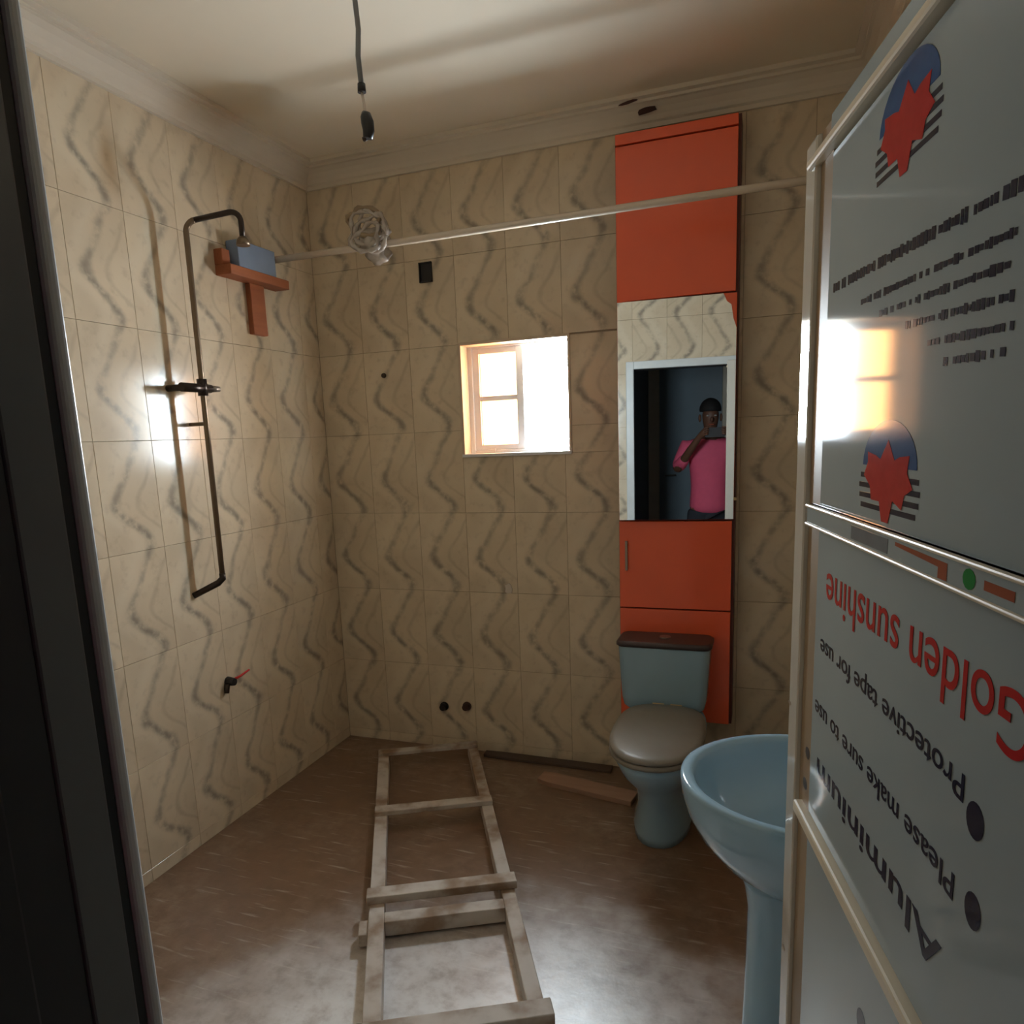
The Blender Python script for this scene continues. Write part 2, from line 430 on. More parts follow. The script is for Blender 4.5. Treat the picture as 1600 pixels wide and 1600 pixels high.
cuts = [ZL0+.06, .425, .895, 1.368, 1.868]
panels = []
for i in range(4):
    panels.append(lbox('panel', .118, LW-.07, cuts[i]+(.012 if i else 0), cuts[i+1]-.010, -.034, 0, M['film']))
panels.reverse()                            # topmost first
lbox('bottom_rail', .118, LW-.07, ZL0, ZL0+.06, -.045, .004, M['film_edge'])
lbox('top_rail', .118, LW-.07, 1.868, ZL1, -.045, .004, M['film'])
for z0, z1, u0 in ((1.862, 1.876, .03), (.885, .905, .075), (.417, .435, .118)):
    lbox('bead', u0, LW-.07, z0, z1, -.02, .013, M['bead'], bevel=.004)
rail = lbox('cross_rail', .085, LW-.07, 1.355, 1.386, -.03, .009, M['film'], bevel=.002)
lbox('bead', .085, LW-.07, 1.381, 1.386, 0, .012, M['bead'], rail, bevel=.002)
lbox('bead', .085, LW-.07, 1.354, 1.359, 0, .012, M['bead'], rail, bevel=.002)

def flat(name, pts, material, parent, w_=.0002, th=.0002):
    out = Vector((-dy, dx, 0))
    return MB().poly([L(u, z, w_) for u, z in pts], out*th).build(name, material, parent)
def ell(cu, cz, ru, rz, n=20): return [(cu+ru*math.cos(2*PI*i/n), cz+rz*math.sin(2*PI*i/n)) for i in range(n)]
def lettering(text, u_start, z_base, width, height, material, parent, bold=0):
    """text turned upside down on the film: runs from the hinge side to the free edge"""
    cu = bpy.data.curves.new('txt', 'FONT'); cu.body = text; cu.size = 1; cu.extrude = .004; cu.offset = bold
    ob = bpy.data.objects.new('txt', cu); COL.objects.link(ob)
    bpy.context.view_layer.update()
    me = bpy.data.meshes.new_from_object(ob.evaluated_get(bpy.context.evaluated_depsgraph_get()))
    bpy.data.objects.remove(ob)
    xs = [v.co.x for v in me.vertices]; x0 = min(xs); sx = width/(max(xs)-x0); sy = height/.70
    inv = parent.parent.matrix_basis.inverted()
    for v in me.vertices:
        v.co = inv @ L(u_start-(v.co.x-x0)*sx, z_base-v.co.y*sy, .0004+(v.co.z)*.04)
    me.materials.clear(); me.materials.append(material)
    o = bpy.data.objects.new('lettering', me); COL.objects.link(o); o.parent = parent
    o['label'] = 'upside-down printed lettering'
    return o
p_top, p_mid, p_low = panels[0], panels[1], panels[2]
lettering('Golden sunshine', .682, 1.296, .515, .054, M['ink_red'], p_mid, .004)
flat('bullet', ell(.612, 1.166, .015, .0165), M['ink_dark'], p_mid)
lettering('Protective tape for use', .590, 1.196, .440, .026, M['ink_dark'], p_mid, .006)
flat('bullet', ell(.620, 1.087, .014, .0165), M['ink_dark'], p_mid)
lettering('Please make sure to use', .585, 1.098, .450, .026, M['ink_dark'], p_mid, .006)
lettering('Aluminium', .572, 1.014, .415, .036, M['ink_dark'], p_mid, .012)
flat('bullet', ell(.385, .765, .016, .018), M['ink_dark'], p_low)
def logo(cu, cz, s, parent, red=M['ink_red']):
    dome = [(cu+.080*s*math.cos(PI*i/16), cz+.052*s*math.sin(PI*i/16)) for i in range(17)]
    o = flat('emblem_dome', dome, M['ink_blue'], parent); o['label'] = 'blue half-egg of the printed emblem'
    for i, (z, hw) in enumerate(((-.012, .086), (-.024, .090), (-.036, .088), (-.048, .082))):
        flat('emblem_stripe', [(cu-hw*s, cz+z*s-.003*s), (cu+hw*s, cz+z*s-.003*s), (cu+hw*s, cz+z*s+.003*s), (cu-hw*s, cz+z*s+.003*s)], M['ink_dark'], parent)
    lf = [(0, .030), (.020, .008), (.034, .012), (.060, .014), (.056, -.004), (.072, -.020), (.052, -.028), (.046, -.044), (.020, -.036), (.010, -.062),
          (-.010, -.062), (-.020, -.040), (-.046, -.040), (-.052, -.024), (-.074, -.012), (-.062, .004), (-.064, .016), (-.036, .012), (-.022, .008)]
    o = flat('emblem_leaf', [(cu+a*s, cz+b*s) for a, b in lf], red, parent, w_=.0005); o['label'] = 'red jagged shape of the printed emblem'
logo(.372, 1.452, .98, p_top)
logo(.372, 1.808, .95, p_top)
# rows of small unreadable print on the top panel
rnd = random.Random(5)
for (ua, za, ub, zb) in ((.607, 1.668, .151, 1.680), (.603, 1.636, .26, 1.643), (.597, 1.614, .33, 1.620), (.606, 1.590, .40, 1.597), (.609, 1.568, .46, 1.573), (.600, 1.550, .50, 1.552)):
    mb = MB(); out = Vector((-dy, dx, 0)); u = ua
    h = .0062 if za > 1.66 else .0045
    while u > ub:
        wl = rnd.uniform(.004, .010); z = za+(zb-za)*(ua-u)/(ua-ub); hh = h*rnd.uniform(.6, 1.15)
        mb.poly([L(a, b, .0002) for a, b in ((u, z-hh), (u-wl, z-hh*.8), (u-wl, z+hh), (u, z+hh*.85))], out*.0002)
        u -= wl+(rnd.uniform(.001, .0022) if rnd.random() < .8 else rnd.uniform(.006, .011))
    o = mb.build('print_line', M['ink_dark'], p_top); o['label'] = 'line of small dark print'
flat('print_mark', [(.29, 1.362), (.41, 1.362), (.41, 1.378), (.29, 1.378)], M['ink_grey'], rail, w_=.0091)
flat('print_mark', [(.43, 1.378), (.55, 1.376), (.55, 1.360), (.532, 1.360), (.532, 1.370), (.43, 1.374)], M['ink_brown'], rail, w_=.0091)
flat('print_mark', ell(.590, 1.370, .011, .009, 12), M['ink_green'], rail, w_=.0091)
flat('print_mark', [(.615, 1.366), (.66, 1.366), (.66, 1.374), (.615, 1.374)], M['ink_brown'], rail, w_=.0091)
for u, z in ((.009, 1.044), (.022, .592)):
    flat('scuff', ell(u, z, .009, .004, 9), M['tape'], st, w_=.0062)
for u, z in ((.100, .995), (.092, .94)):
    flat('scuff', ell(u, z, .012, .010, 9), M['alu_dark'], door, w_=-.0008)
for z in (.25, .98, 1.70):
    MB().tube([L(LW+.008, z-.05, .006), L(LW+.008, z+.05, .006)], .009, 10).build('hinge', M['steel'], door)

fr = tag(bpy.data.objects.new('trim_5', None), 'grey aluminium door frame lining the doorway', kind='structure')
COL.objects.link(fr); fr.matrix_basis = Matrix.Translation((DX0, .33, 0))
for sgn, x in ((1, DX0), (-1, DX1)):
    nm = 'left' if sgn > 0 else 'right'
    a, b = sorted((x, x+sgn*.003)); box_part('jamb_liner', a, b, .23, .368, 0, DZ, M['alu_dark'], fr, .001)
    a, b = sorted((x-sgn*.05, x+sgn*.006)); MB().box(a, b, .4185, .434, 0, DZ+.05).build('jamb_edge', M['alu_lite'], fr, .006, seg=4)
    a, b = sorted((x, x+sgn*.005)); box_part('jamb_face', a, b, .368, .409, 0, DZ, M['alu'], fr, .003)
    a, b = sorted((x, x+sgn*.009)); box_part('door_stop', a, b, .292, .325, 0, DZ, M['alu_dark'], fr, .003)
    a, b = sorted((x, x+sgn*.002)); box_part('rubber_seal', a, b, .409, .4185, 0, DZ, M['black'], fr, .0005)
box_part('head_edge', DX0+.005, DX1-.005, .394, .434, DZ-.005, DZ+.05, M['alu_lite'], fr, .005)
box_part('head_liner', DX0+.004, DX1-.004, .23, .394, DZ-.004, DZ, M['alu_dark'], fr, .001)

# ------------------------------------------------------------------ hall behind the camera
hall_z = 2.7
HX0, HX1 = -.75, .55
struct('floor_hall', MB().box(HX0, HX1, -2.6, .22, -.12, 0), M['hallfloor'], 'hall floor')
struct('ceiling_hall', MB().box(HX0-.1, HX1+.1, -2.7, .23, hall_z, hall_z+.1), M['hallwall'], 'hall ceiling')
struct('wall_hall_end', MB().box(HX0-.1, HX1+.1, -2.7, -2.6, 0, hall_z), M['hallwall'], 'dark grey end wall of the hall')
wall_hl = struct('wall_hall_left', MB().box(HX0-.1, HX0, -2.6, .23, 0, hall_z), M['hallwhite'], 'white side wall of the hall')
struct('wall_hall_right', MB().box(HX1, HX1+.1, -2.6, .23, 0, hall_z), M['hallwall'], 'grey side wall of the hall')
box_part('switch_plate', HX0, HX0+.012, -.62, -.54, 1.06, 1.14, M['alu_dark'], wall_hl, .003)
hd = tag(bpy.data.objects.new('door_2', None), 'dark closed door at the end of the hall with a pale post', kind='structure')
COL.objects.link(hd); hd.matrix_basis = Matrix.Translation((.1, -2.6, 0))
box_part('post', -.36, -.24, -2.6, -2.52, 0, 2.2, M['halldoor'], hd, .006)
box_part('post', .43, .55, -2.6, -2.52, 0, 2.2, M['halldoor'], hd, .006)
box_part('door_head', -.36, .55, -2.6, -2.52, 2.2, 2.3, M['halldoor'], hd, .006)
box_part('door_leaf', -.24, .43, -2.6, -2.55, 0, 2.2, M['hallwall'], hd, .004)
MB().tube([(-.17, -2.55, 1.02), (-.17, -2.50, 1.02), (-.06, -2.50, 1.02)], .010, 10).build('handle', M['steel'], hd)

# ------------------------------------------------------------------ tall orange cabinet
CY0, CY1 = 2.985, YB
CXL, CXR, CZ0, CZ1 = -.563, -.108, .305, 2.606
cab = thing('wall_cabinet', 'tall narrow orange bathroom cabinet with a mirror door, behind the toilet', 'cabinet', ((CXL+CXR)/2, (CY0+CY1)/2, CZ0))
mb = MB(); ib = .014
mb.box(CXL, CXL+ib, CY0+.002, CY1, CZ0, CZ1); mb.box(CXR-ib, CXR, CY0+.002, CY1, CZ0, CZ1)
for z in (CZ0, .784-ib/2, 1.152-ib/2, 2.000-ib/2, CZ1-ib): mb.box(CXL+ib, CXR-ib, CY0+.002, CY1, z, z+ib)
mb.box(CXL+ib, CXR-ib, CY1-.006, CY1, CZ0+ib, CZ1-ib)
mb.build('carcass', M['carcass'], cab)
g = .003
def front(name, z0, z1, th=.018, mt=None):
    return box_part(name, CXL+.004, CXR-.010, CY0-th, CY0, z0+g, z1-g, mt or M['orange'], cab, .002)
front('top_filler', 2.563, CZ1)
front('upper_door', 2.000, 2.563)
ld = front('lower_door', .784, 1.150)
front('bottom_panel', CZ0, .784)
# slim pull on the lower door
mb = MB(); hx = -.528
mb.box(hx-.005, hx+.005, CY0-.036, CY0-.028, .945, 1.068); mb.box(hx-.004, hx+.004, CY0-.030, CY0-.018, .950, .962); mb.box(hx-.004, hx+.004, CY0-.030, CY0-.018, 1.051, 1.063)
mb.build('handle', M['steel'], ld, .0015)
# mirror door, ajar on its right-hand hinges
MA = math.radians(-4.6)
mt_ = Matrix.Translation((CXR-.006, CY0, 0)) @ Matrix.Rotation(-MA, 4, 'Z')
mw = CXR-.010-(CXL+.004)
md = box_part('mirror_door', -mw, 0, -.016, 0, 1.152+g, 2.000-g, M['orange'], cab, .0015, mt_)
pts = [(-mw+.001, 1.156), (-.001, 1.156), (-.001, 1.872), (-.012, 1.905), (-.020, 1.955), (-.036, 1.968), (-.048, 1.996), (-mw+.001, 1.996)]
MB().poly([mt_ @ Vector((x, -.0165, z)) for x, z in pts], mt_.to_3x3() @ Vector((0, -.003, 0))).build('mirror', M['mirror'], md)
MB().tube([mt_ @ Vector((.004, -.02, 1.235)), mt_ @ Vector((.004, -.034, 1.235))], .006, 10).build('mirror_clip', M['cream'], md)

# ------------------------------------------------------------------ toilet
def oval(cx, y0, y1, hw, z, n=28, e=2.3, back=3.2):
    cy = (y0+y1)/2; hl = (y1-y0)/2; out = []
    for i in range(n):
        a = 2*PI*i/n; c, s_ = math.cos(a), math.sin(a)
        ex = back if s_ > 0 else e
        out.append(Vector((cx+hw*math.copysign(abs(c)**(2/ex), c), cy+hl*math.copysign(abs(s_)**(2/ex), s_), z)))
    return out
TX = -.345
toi = thing('toilet', 'pale blue close-coupled toilet with a grey closed lid, below the orange cabinet', 'toilet', (TX, 2.7, 0))
R = [oval(TX, 2.475, 2.955, .108, 0), oval(TX, 2.472, 2.957, .110, .03), oval(TX, 2.468, 2.95, .092, .10), oval(TX, 2.455, 2.95, .090, .18), oval(TX, 2.40, 2.95, .112, .25),
     oval(TX, 2.325, 2.95, .142, .31), oval(TX, 2.285, 2.95, .156, .36), oval(TX, 2.275, 2.95, .160, .385), oval(TX, 2.285, 2.94, .155, .396)]
MB().rings(R).build('bowl', M['ceramic_t'], toi)
R = [oval(TX, 2.262, 2.80, .162, .398), oval(TX, 2.256, 2.80, .166, .404), oval(TX, 2.258, 2.80, .165, .414), oval(TX, 2.266, 2.795, .160, .418)]
MB().rings(R).build('seat', M['lid'], toi)
R = [oval(TX, 2.262, 2.80, .162, .4195), oval(TX, 2.257, 2.802, .165, .424), oval(TX, 2.260, 2.80, .163, .434), oval(TX, 2.285, 2.785, .146, .441), oval(TX, 2.36, 2.74, .09, .445)]
lidp = MB().rings(R).build('lid', M['lid'], toi)
for s_ in (-1, 1): MB().tube([(TX+s_*.035-.022, 2.812, .428), (TX+s_*.035+.022, 2.812, .428)], .011, 10).build('hinge', M['cream'], toi)
def rrect(cx, cy, hx, hy, z, r=.03, n=5):
    out = []
    for qx, qy, a0 in ((1, 1, 0), (-1, 1, PI/2), (-1, -1, PI), (1, -1, 1.5*PI)):
        for i in range(n+1):
            a = a0+PI/2*i/n; out.append(Vector((cx+qx*(hx-r)+r*math.cos(a), cy+qy*(hy-r)+r*math.sin(a), z)))
    return out
cyc = 2.885
R = [rrect(TX-.018, cyc, .140, .070, .398), rrect(TX-.018, cyc, .158, .078, .415), rrect(TX-.018, cyc, .166, .080, .45), rrect(TX-.018, cyc, .178, .082, .655), rrect(TX-.018, cyc, .178, .082, .662)]
MB().rings(R).build('cistern', M['ceramic_t'], toi)
R = [rrect(TX-.018, cyc-.002, .180, .082, .662), rrect(TX-.018, cyc-.002, .186, .086, .667), rrect(TX-.018, cyc-.002, .186, .086, .678), rrect(TX-.018, cyc-.002, .176, .078, .686)]
cl = MB().rings(R).build('cistern_lid', M['darklid'], toi)
MB().tube([(TX-.018, cyc, .685), (TX-.018, cyc, .692)], .022, 16).build('flush_button', M['steel'], cl)

# ------------------------------------------------------------------ wash basin on its pedestal
BY = 1.600
bas = thing('pedestal_basin', 'oval blue ceramic wash basin on a pedestal, half hidden by the door', 'basin', (.08, BY, 0))
def bring(s, z, sx=1, c0=.105, push=0):
    out = []; n = 56
    for i in range(n):
        a = 2*PI*i/n; c, q = math.cos(a), math.sin(a)
        e = 2. if c < 0 else 3.4
        out.append(Vector((c0+push+(.271 if c < 0 else .240)*s*sx*math.copysign(abs(c)**(2/e), c), BY+.248*s*math.copysign(abs(q)**(2/e), q), z)))
    return out
BZ = .750
R = [bring(.34, BZ-.245), bring(.50, BZ-.228), bring(.70, BZ-.185), bring(.85, BZ-.135), bring(.945, BZ-.085), bring(.99, BZ-.040), bring(1.0, BZ-.010), bring(.994, BZ-.002), bring(.975, BZ),
     bring(.93, BZ), bring(.905, BZ-.003), bring(.885, BZ-.012), bring(.86, BZ-.035), bring(.80, BZ-.075), bring(.66, BZ-.115), bring(.42, BZ-.138), bring(.15, BZ-.145)]
MB().rings(R).build('bowl', M['ceramic'], bas)
R = [rrect(.08, BY, .112, .105, 0, .06), rrect(.08, BY, .112, .105, .02, .06), rrect(.075, BY, .098, .088, .06, .06), rrect(.075, BY, .092, .080, .30, .06), rrect(.075, BY, .090, .080, .44, .06), rrect(.078, BY, .102, .092, .505, .06), rrect(.08, BY, .11, .10, .53, .06)]
MB().rings(R).build('pedestal', M['ceramic'], bas)
MB().tube([(.105, BY, BZ-.146), (.105, BY, BZ-.139)], .024, 16).build('drain', M['steel'], bas)

# ------------------------------------------------------------------ wooden ladder on the floor
ld_o = Vector((-.560, .915, 0)); la = math.radians(27.6)     # near end, left rail outer side
LU = Vector((-math.sin(la), math.cos(la), 0)); LV = Vector((math.cos(la), math.sin(la), 0))
near = Vector((-.705, .95, 0)); LEN = 2.16; WID = .468
lad = thing('wooden_ladder', 'dusty wooden ladder lying flat on the floor', 'ladder', tuple(near), la)
def lad_box(name, v0, v1, u0, u1, z0, z1, parent=lad):
    vs = [near+LV*v+LU*u+Vector((0, 0, z)) for z in (z0, z1) for v, u in ((v0, u0), (v1, u0), (v1, u1), (v0, u1))]
    return MB().add(vs, [(0, 3, 2, 1), (4, 5, 6, 7), (0, 1, 5, 4), (1, 2, 6, 5), (2, 3, 7, 6), (3, 0, 4, 7)]).build(name, M['wood'], parent, .003)
lad_box('rail', 0, .048, 0, LEN, 0, .062); lad_box('rail', WID-.045, WID, 0, LEN-.02, 0, .060)
for u, z0, z1, wv, ext in ((2.075, .020, .066, .045, 0), (1.515, .018, .068, .052, 0), (.955, .018, .076, .055, .008), (.865, .010, .060, .05, -.047), (.385, .018, .080, .058, .012), (.06, .018, .072, .055, .01)):
    lad_box('rung', -ext if ext >= 0 else .048, WID+ext if ext >= 0 else WID-.045, u, u+wv, z0 if ext < 0 else .060, z1+.012 if ext >= 0 else z1)
lad_box('cleat', -.030, 0, .83, .90, .010, .05)

# ------------------------------------------------------------------ scrap strips by the back wall
def plank(name, label, a, b, w_, th, z=0, tilt=0):
    a, b = Vector(a), Vector(b); t = (b-a).normalized(); s_ = Vector((-t.y, t.x, 0))
    o = thing(name, label, 'plank', tuple((a+b)/2))
    mb = MB(); R = []
    for i in range(9):
        p = a+(b-a)*(i/8); sag = tilt*math.sin(PI*i/8); hw = w_/2*(1-.25*(i == 0))
        R.append([p-s_*hw+Vector((0, 0, z+sag)), p+s_*hw+Vector((0, 0, z+.35*th+sag)), p+s_*hw+Vector((0, 0, z+1.3*th+sag)), p-s_*hw+Vector((0, 0, z+th+sag))])
    return mb.rings(R, smooth=False), o
mb, o = plank('scrap_plank', 'loose brown plank on the floor, end by the toilet foot', (-.905, 2.885, 0), (-.475, 2.795, 0), .085, .022)
mb.build('board', M['plank'], o, .002)
mb, o = plank('scrap_strip', 'thin wooden strip along the foot of the back wall, coloured as its shadow line', (-1.24, 3.062, 0), (-.62, 3.050, 0), .05, .014)
mb.build('board', M['strip'], o, .002)

# ------------------------------------------------------------------ shower column on the left wall
PX, PY = -1.938, 2.204
sh = thing('shower_column', 'slim metal shower pipe with an overhead arm on the left wall', 'shower', (PX, PY, 1.0))
def arc(c, r, a0, a1, ax, ay, n=7): return [Vector(c)+Vector(ax)*(r*math.cos(a0+(a1-a0)*i/n))+Vector(ay)*(r*math.sin(a0+(a1-a0)*i/n)) for i in range(n+1)]
ad = Vector((.94, .34, .16)).normalized()
top = Vector((PX, PY+.004, 2.262))
pts = [Vector((PX, PY-.004, 1.03)), Vector((PX, PY, 1.7)), Vector((PX, PY+.004, 2.23))]
pts += arc(top+ad*.035-Vector((0, 0, .0)), .035, PI, PI/2, ad, (0, 0, 1))
MB().tube(pts, .0105, 12).build('riser', M['bronze'], sh)
e0 = top+ad*.035+Vector((0, 0, .035)); e1 = e0+ad*.125
ap = [e0, e0+ad*.12, e1]+arc(e1-Vector((0, 0, .04)), .04, PI/2, 0, ad, (0, 0, 1))[1:]
e2 = ap[-1]; ap.append(e2-Vector((0, 0, .06)))
MB().tube(ap, .010, 12).build('arm', M['darkmetal'], sh)
hd_ = MB().tube([ap[-1]+Vector((0, 0, .012)), ap[-1], ap[-1]-Vector((0, 0, .018))], [.012, .022, .024], 16).build('shower_nozzle', M['bronze'], sh)
mb = MB(); mb.tube([(PX, PY-.105, 1.727), (PX, PY+.04, 1.727)], .016, 14); mb.tube([(PX, PY, 1.70), (PX, PY, 1.76)], .018, 14)
vb = mb.build('mixer_valve', M['darkmetal'], sh)
MB().tube([(PX, PY+.04, 1.727), (PX+.012, PY+.075, 1.727)], [.013, .010], 12).build('valve_knob', M['steel'], vb)
MB().tube([(PX-.075, PY-.09, 1.727), (PX, PY-.09, 1.727)], .012, 12).build('wall_inlet', M['darkmetal'], vb)
for z in (1.60,):
    MB().tube([(XL, PY, z), (PX, PY, z)], .007, 8).build('bracket', M['bronze'], sh)
MB().tube([(PX, PY-.004, 1.04), (PX, PY-.004, 1.02), (PX-.012, PY-.016, 1.004), (XL, PY-.085, .965)], [.012, .013, .013, .012], 12).build('bottom_elbow', M['darkmetal'], sh)
# small stop valve lower down with a red lever
tp = thing('wall_tap', 'small dark stop valve with a red lever low on the left wall', 'tap', (XL, 2.25, .58))
MB().tube([(XL, 2.25, .585), (XL+.035, 2.25, .585)], [.020, .015], 12).build('valve_body', M['black'], tp)
MB().tube([(XL+.025, 2.255, .592), (XL+.038, 2.285, .600), (XL+.045, 2.33, .612)], [.006, .005, .004], 8).build('lever', M['redwire'], tp)
MB().tube([(XL+.012, 2.232, .58), (XL+.014, 2.222, .545)], [.012, .010], 10).build('spout', M['darkmetal'], tp)

# ------------------------------------------------------------------ wooden bracket with a blue box, curtain rod
br = thing('wooden_bracket', 'red-brown wooden T bracket fixed high on the left wall', 'bracket', (XL, 2.62, 2.0))
box_part('shelf_board', XL, XL+.075, 2.43, 2.80, 2.168, 2.205, M['redwood'], br, .003)
box_part('upright', XL, XL+.026, 2.600, 2.690, 1.968, 2.168, M['redwood'], br, .003)
box_part('end_cleat', XL, XL+.04, 2.43, 2.475, 2.205, 2.265, M['redwood'], br, .003)
bb = MB(); zb = 2.2055
bb.box(XL+.004, XL+.062, 2.50, 2.735, zb, zb+.105)
bo = bb.build('carton', M['bluebox'], None, .004); tag(bo, 'pale blue box resting on the wooden bracket', 'box')
RY, RZ = 2.765, 2.287
rod = thing('curtain_rod', 'long pale shower curtain rod spanning the room', 'rod', (-.8, RY, RZ))
MB().tube([(XL+.004+.0, RY, RZ), (-1.3, RY, RZ-.003), (-.4, RY, RZ), (XR, RY, RZ)], .0135, 14).build('pole', M['rod'], rod)
for x, s_ in ((XL, 1), (XR, -1)):
    MB().tube([(x, RY, RZ), (x+s_*.012, RY, RZ)], .028, 16).build('end_flange', M['steel'], rod)
# crumpled plastic knotted round the rod
pb = thing('plastic_bundle', 'crumpled clear plastic sheet knotted round the curtain rod', 'plastic sheet', (-1.49, RY, RZ-.08))
def crumple(c, R0, r0, seed, sq=(1, 1, 1)):
    rnd = random.Random(seed); nu, nv = 28, 12; rings = []
    ph = [rnd.uniform(0, 6) for _ in range(6)]
    for i in range(nu):
        a = 2*PI*i/nu; ring = []
        Rr = R0*(1+.16*math.sin(3*a+ph[0])+.10*math.sin(5*a+ph[1]))
        for j in range(nv):
            b = 2*PI*j/nv; q = r0*(1+.28*math.sin(4*b+3*a+ph[2])+.22*math.sin(7*a-2*b+ph[3]))
            rr = Rr+q*math.cos(b)
            ring.append(Vector((c[0]+sq[0]*q*math.sin(b), c[1]+sq[1]*rr*math.sin(a), c[2]+sq[2]*rr*math.cos(a))))
        rings.append(ring)
    rings.append(rings[0])
    return rings
mb = MB()
mb.rings(crumple((-1.487, RY, RZ+.004), .050, .015, 2, (2.6, 1, 1)), False, False)
mb.build('wrap', M['plastic'], pb)
rnd = random.Random(12)
for q, (cx_, cz_, ra, rb, tl, yo, mt) in enumerate(((-1.500, .042, .078, .070, .25, -.052, 'plastic'), (-1.470, .030, .070, .062, -.3, -.060, 'plastic'), (-1.490, .012, .062, .045, .6, -.068, 'plastic'),
                                             (-1.480, .058, .060, .052, -.1, -.050, 'plastic'), (-1.500, .075, .072, .050, -.35, -.056, 'tape'))):
    pts = []; p1, p2 = rnd.uniform(0, 6), rnd.uniform(0, 6)
    for i_ in range(25):
        a = 2*PI*i_/24; wv = 1+.13*math.sin(3*a+p1)+.08*math.sin(5*a+p2)
        x_, z_ = ra*wv*math.cos(a), rb*wv*math.sin(a)
        pts.append((cx_+x_*math.cos(tl)-z_*math.sin(tl), RY+yo-.008*math.sin(2*a+p2), RZ+cz_+x_*math.sin(tl)+z_*math.cos(tl)))
    MB().tube(pts, [.0085*(1+.4*math.sin(1.9*i_+p1)) for i_ in range(25)], 8).build('loop', M[mt], pb)

# ------------------------------------------------------------------ pendant lamp holder
pd = thing('pendant_lamp_holder', 'bare lamp holder hanging on a cord from the ceiling', 'lamp', (-.98, 1.8, ZC))
MB().tube([(-.98, 1.8, ZC), (-.98, 1.8, ZC-.02)], [.035, .028], 16).build('ceiling_rose', M['cornice'], pd)
MB().tube([(-.981, 1.8, ZC-.02), (-.983, 1.8, 2.60), (-.978, 1.8, 2.52), (-.984, 1.8, 2.46), (-.980, 1.8, 2.39)], .0068, 8).build('cord', M['alu'], pd)
MB().tube([(-.980, 1.8, 2.396), (-.980, 1.8, 2.376)], [.010, .011], 10).build('connector', M['black'], pd)
MB().tube([(-.980, 1.8, 2.376), (-.976, 1.8, 2.35), (-.974, 1.8, 2.325)], .0035, 8).build('thin_cord', M['rod'], pd)
hh = MB().tube([(-.980, 1.8, 2.330), (-.974, 1.8, 2.322), (-.970, 1.8, 2.305), (-.968, 1.8, 2.285), (-.972, 1.8, 2.268)], [.006, .014, .0165, .015, .012], 14).build('holder', M['black'], pd)
MB().tube([(-.975, 1.8, 2.270), (-.985, 1.8, 2.268)], .006, 8).build('contact', M['darkmetal'], hh)

# ------------------------------------------------------------------ small fittings on the back wall
sb = thing('socket_box', 'dark open socket box high on the back wall', 'socket box', (-1.43, YB, 2.20))
mb = MB(); x0, x1, z0, z1 = -1.461, -1.400, 2.196, 2.280
mb.box(x0, x1, YB-.003, YB, z0, z1)
mb.build('back_plate', M['black'], sb)
mb = MB()
for a in ((x0, x0+.005, z0, z1), (x1-.005, x1, z0, z1), (x0, x1, z0, z0+.005), (x0, x1, z1-.005, z1)): mb.box(a[0], a[1], YB-.012, YB-.003, a[2], a[3])
mb.build('rim', M['black'], sb)
for i, (x, z, mt, lb) in enumerate(((-1.459, .215, M['black'], 'dark pipe stub low on the back wall, left of the pair'), (-1.338, .226, M['chip'], 'brown pipe stub low on the back wall, right of the pair'))):
    o = thing('pipe_stub', lb, 'pipe', (x, YB, z), group='pipe stubs on the back wall')
    MB().tube([(x, YB, z), (x, YB-.030, z)], .016, 14).build('pipe', mt, o)
    MB().tube([(x, YB, z), (x, YB-.008, z)], .022, 14).build('collar', mt, o)
o = thing('wall_plug', 'tiny dark plug on the back wall left of the window', 'plug', (-1.674, YB, 1.812))
MB().tube([(-1.674, YB, 1.812), (-1.674, YB-.010, 1.812)], [.012, .010], 12).build('cap', M['darkmetal'], o)
rnd = random.Random(9)
pts = [(-1.1+.020*rnd.uniform(.7, 1.2)*math.cos(2*PI*i/10), YB, .818+.030*rnd.uniform(.7, 1.2)*math.sin(2*PI*i/10)) for i in range(10)]
tag(MB().poly(pts, (0, -.006, 0)).build('cement_dab', M['plaster'], None, .002), 'small white cement dab on the back wall below the window', 'cement')

# ------------------------------------------------------------------ the person seen in the mirror
def skinned(name, pts, edges, material, parent, root=0, sub=2):
    me = bpy.data.meshes.new(name); inv = parent.matrix_basis.inverted()
    me.from_pydata([tuple(inv @ Vector(p[:3])) for p in pts], edges, [])
    o = bpy.data.objects.new(name, me); COL.objects.link(o); o.parent = parent
    md_ = o.modifiers.new('skin', 'SKIN'); md_.use_smooth_shade = True
    sv = me.skin_vertices[0].data
    for i, p in enumerate(pts):
        r = p[3] if isinstance(p[3], tuple) else (p[3], p[3])
        sv[i].radius = r
    sv[root].use_root = True
    s_ = o.modifiers.new('sub', 'SUBSURF'); s_.levels = sub; s_.render_levels = sub
    me.materials.append(material)
    return o
QX, QY = .11, -.42
per = thing('person', 'person in a pink shirt and dark trousers holding up a phone, seen in the mirror', 'person', (QX, QY, 0))
def P(x, y, z, r): return (QX+x, QY+y, z, r)
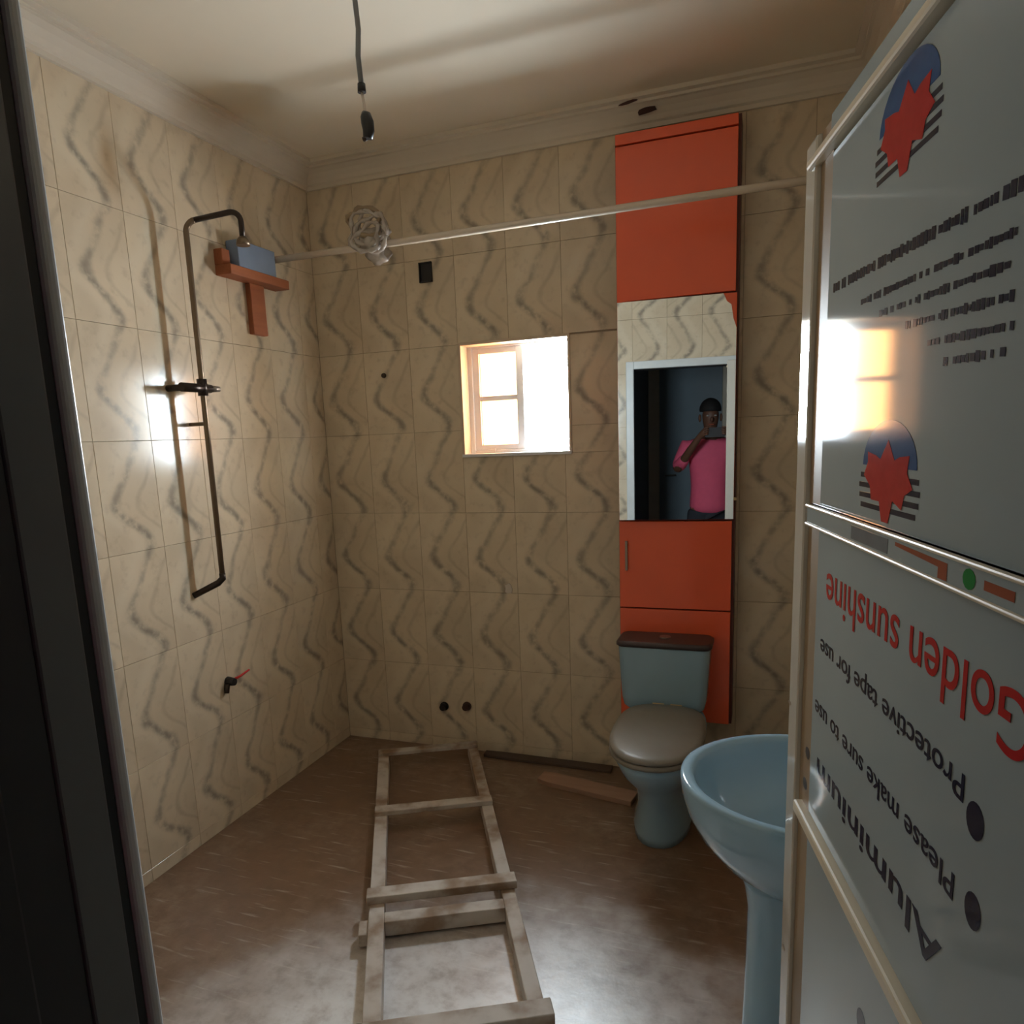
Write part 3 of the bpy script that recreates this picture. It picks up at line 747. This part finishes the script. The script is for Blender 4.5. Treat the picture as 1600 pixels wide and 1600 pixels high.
body = [P(0, 0, .88, (.15, .11)), P(0, 0, 1.05, (.135, .10)), P(0, .0, 1.25, (.16, .11)), P(0, -.01, 1.39, (.12, .085)), P(0, -.005, 1.47, .052), P(0, .01, 1.53, .055), P(0, .018, 1.60, (.076, .09)), P(0, .012, 1.69, (.068, .082)),
        P(.185, 0, 1.37, .055), P(.27, .05, 1.18, .042), P(.17, .27, 1.36, .032), P(.105, .352, 1.462, .024),
        P(-.185, 0, 1.37, .055), P(-.27, .05, 1.18, .042), P(-.17, .27, 1.36, .032), P(-.105, .352, 1.462, .024),
        P(.095, 0, .80, .085), P(.10, .02, .45, .056), P(.10, -.01, .09, .038), P(.11, .13, .035, .034),
        P(-.095, 0, .80, .085), P(-.10, .02, .45, .056), P(-.10, -.01, .09, .038), P(-.11, .13, .035, .034)]
ed = [(0, 1), (1, 2), (2, 3), (3, 4), (4, 5), (5, 6), (6, 7), (3, 8), (8, 9), (9, 10), (10, 11), (3, 12), (12, 13), (13, 14), (14, 15), (0, 16), (16, 17), (17, 18), (18, 19), (0, 20), (20, 21), (21, 22), (22, 23)]
fing = []
for s_ in (1, -1):
    wri = 11 if s_ > 0 else 15
    base = len(body)
    body.append(P(s_*.088, .374, 1.482, .020)); ed.append((wri, base))
    palm = base
    for q in range(4):                        # four fingers closing behind the phone's edge
        zz = 1.466+q*.016; ln = (.9, 1., 1.04, .95)[q]
        i0 = len(body)
        body += [P(s_*.080, .396, zz, .0092), P(s_*(.080-.014*ln), .408, zz+.004, .0085), P(s_*(.080-.034*ln), .4015, zz+.006, .0075)]
        ed += [(palm, i0), (i0, i0+1), (i0+1, i0+2)]
    i0 = len(body)                            # thumb on the screen side
    body += [P(s_*.076, .365, 1.492, .0105), P(s_*.058, .366, 1.502, .0095), P(s_*.042, .372, 1.510, .008)]
    ed += [(palm, i0), (i0, i0+1), (i0+1, i0+2)]
bo_ = skinned('body', body, ed, M['skin'], per)
sh_ = [P(0, 0, .78, (.180, .138)), P(0, 0, .92, (.175, .135)), P(0, 0, 1.05, (.160, .122)), P(0, 0, 1.25, (.185, .132)), P(0, -.01, 1.385, (.140, .102)), P(0, -.005, 1.435, (.085, .07)),
       P(.185, 0, 1.375, .074), P(.262, .045, 1.20, .058), P(.205, .19, 1.29, .047), P(-.185, 0, 1.375, .074), P(-.262, .045, 1.20, .058), P(-.205, .19, 1.29, .047)]
skinned('shirt', sh_, [(0, 1), (1, 2), (2, 3), (3, 4), (4, 5), (4, 6), (6, 7), (7, 8), (4, 9), (9, 10), (10, 11)], M['shirt'], per)
tr_ = [P(0, 0, .96, (.165, .125)), P(.095, 0, .78, .103), P(.10, .02, .45, .076), P(.10, -.005, .08, .062), P(-.095, 0, .78, .103), P(-.10, .02, .45, .076), P(-.10, -.005, .08, .062)]
skinned('trousers', tr_, [(0, 1), (1, 2), (2, 3), (0, 4), (4, 5), (5, 6)], M['trousers'], per)
def blob(name, c, r, material, n=14, zmin=-2):
    rings = []
    for i in range(n+1):
        a = PI*i/n; zz = -math.cos(a)
        rings.append([Vector((QX+c[0]+r[0]*max(math.sin(a), .01)*math.cos(2*PI*j/18), QY+c[1]+r[1]*max(math.sin(a), .01)*math.sin(2*PI*j/18), c[2]+r[2]*max(zz, zmin))) for j in range(18)])
    return MB().rings(rings).build(name, material, per)
blob('hair', (0, -.008, 1.665), (.088, .100, .095), M['hair'], zmin=-.15)
for s_ in (-1, 1):
    blob('eye', (s_*.030, .098, 1.615), (.012, .008, .008), M['eye'], 8)
    blob('ear', (s_*.084, .0, 1.60), (.012, .022, .032), M['skin'], 8)
    R = [oval(QX+s_*.105, QY-.09, QY+.19, .048, z) for z in (0, .03)]+[oval(QX+s_*.105, QY-.085, QY+.17, .042, .06)]
    MB().rings(R).build('shoe', M['black'], per)
blob('nose', (0, .112, 1.585), (.014, .018, .022), M['skin'], 8)
blob('mouth', (0, .095, 1.545), (.024, .008, .007), M['ink_brown'], 8)
ph_ = thing('phone', 'black phone held up in both hands, seen in the mirror', 'phone', (0, -.03, 1.45))
MB().rings([[Vector((QX+a.x, -.034+b, 1.482+a.y)) for a in [Vector((p.x, p.y)) for p in rrect(0, 0, .075, .037, 0, .008)]] for b in (0, .008)], smooth=False).build('phone_body', M['black'], ph_)
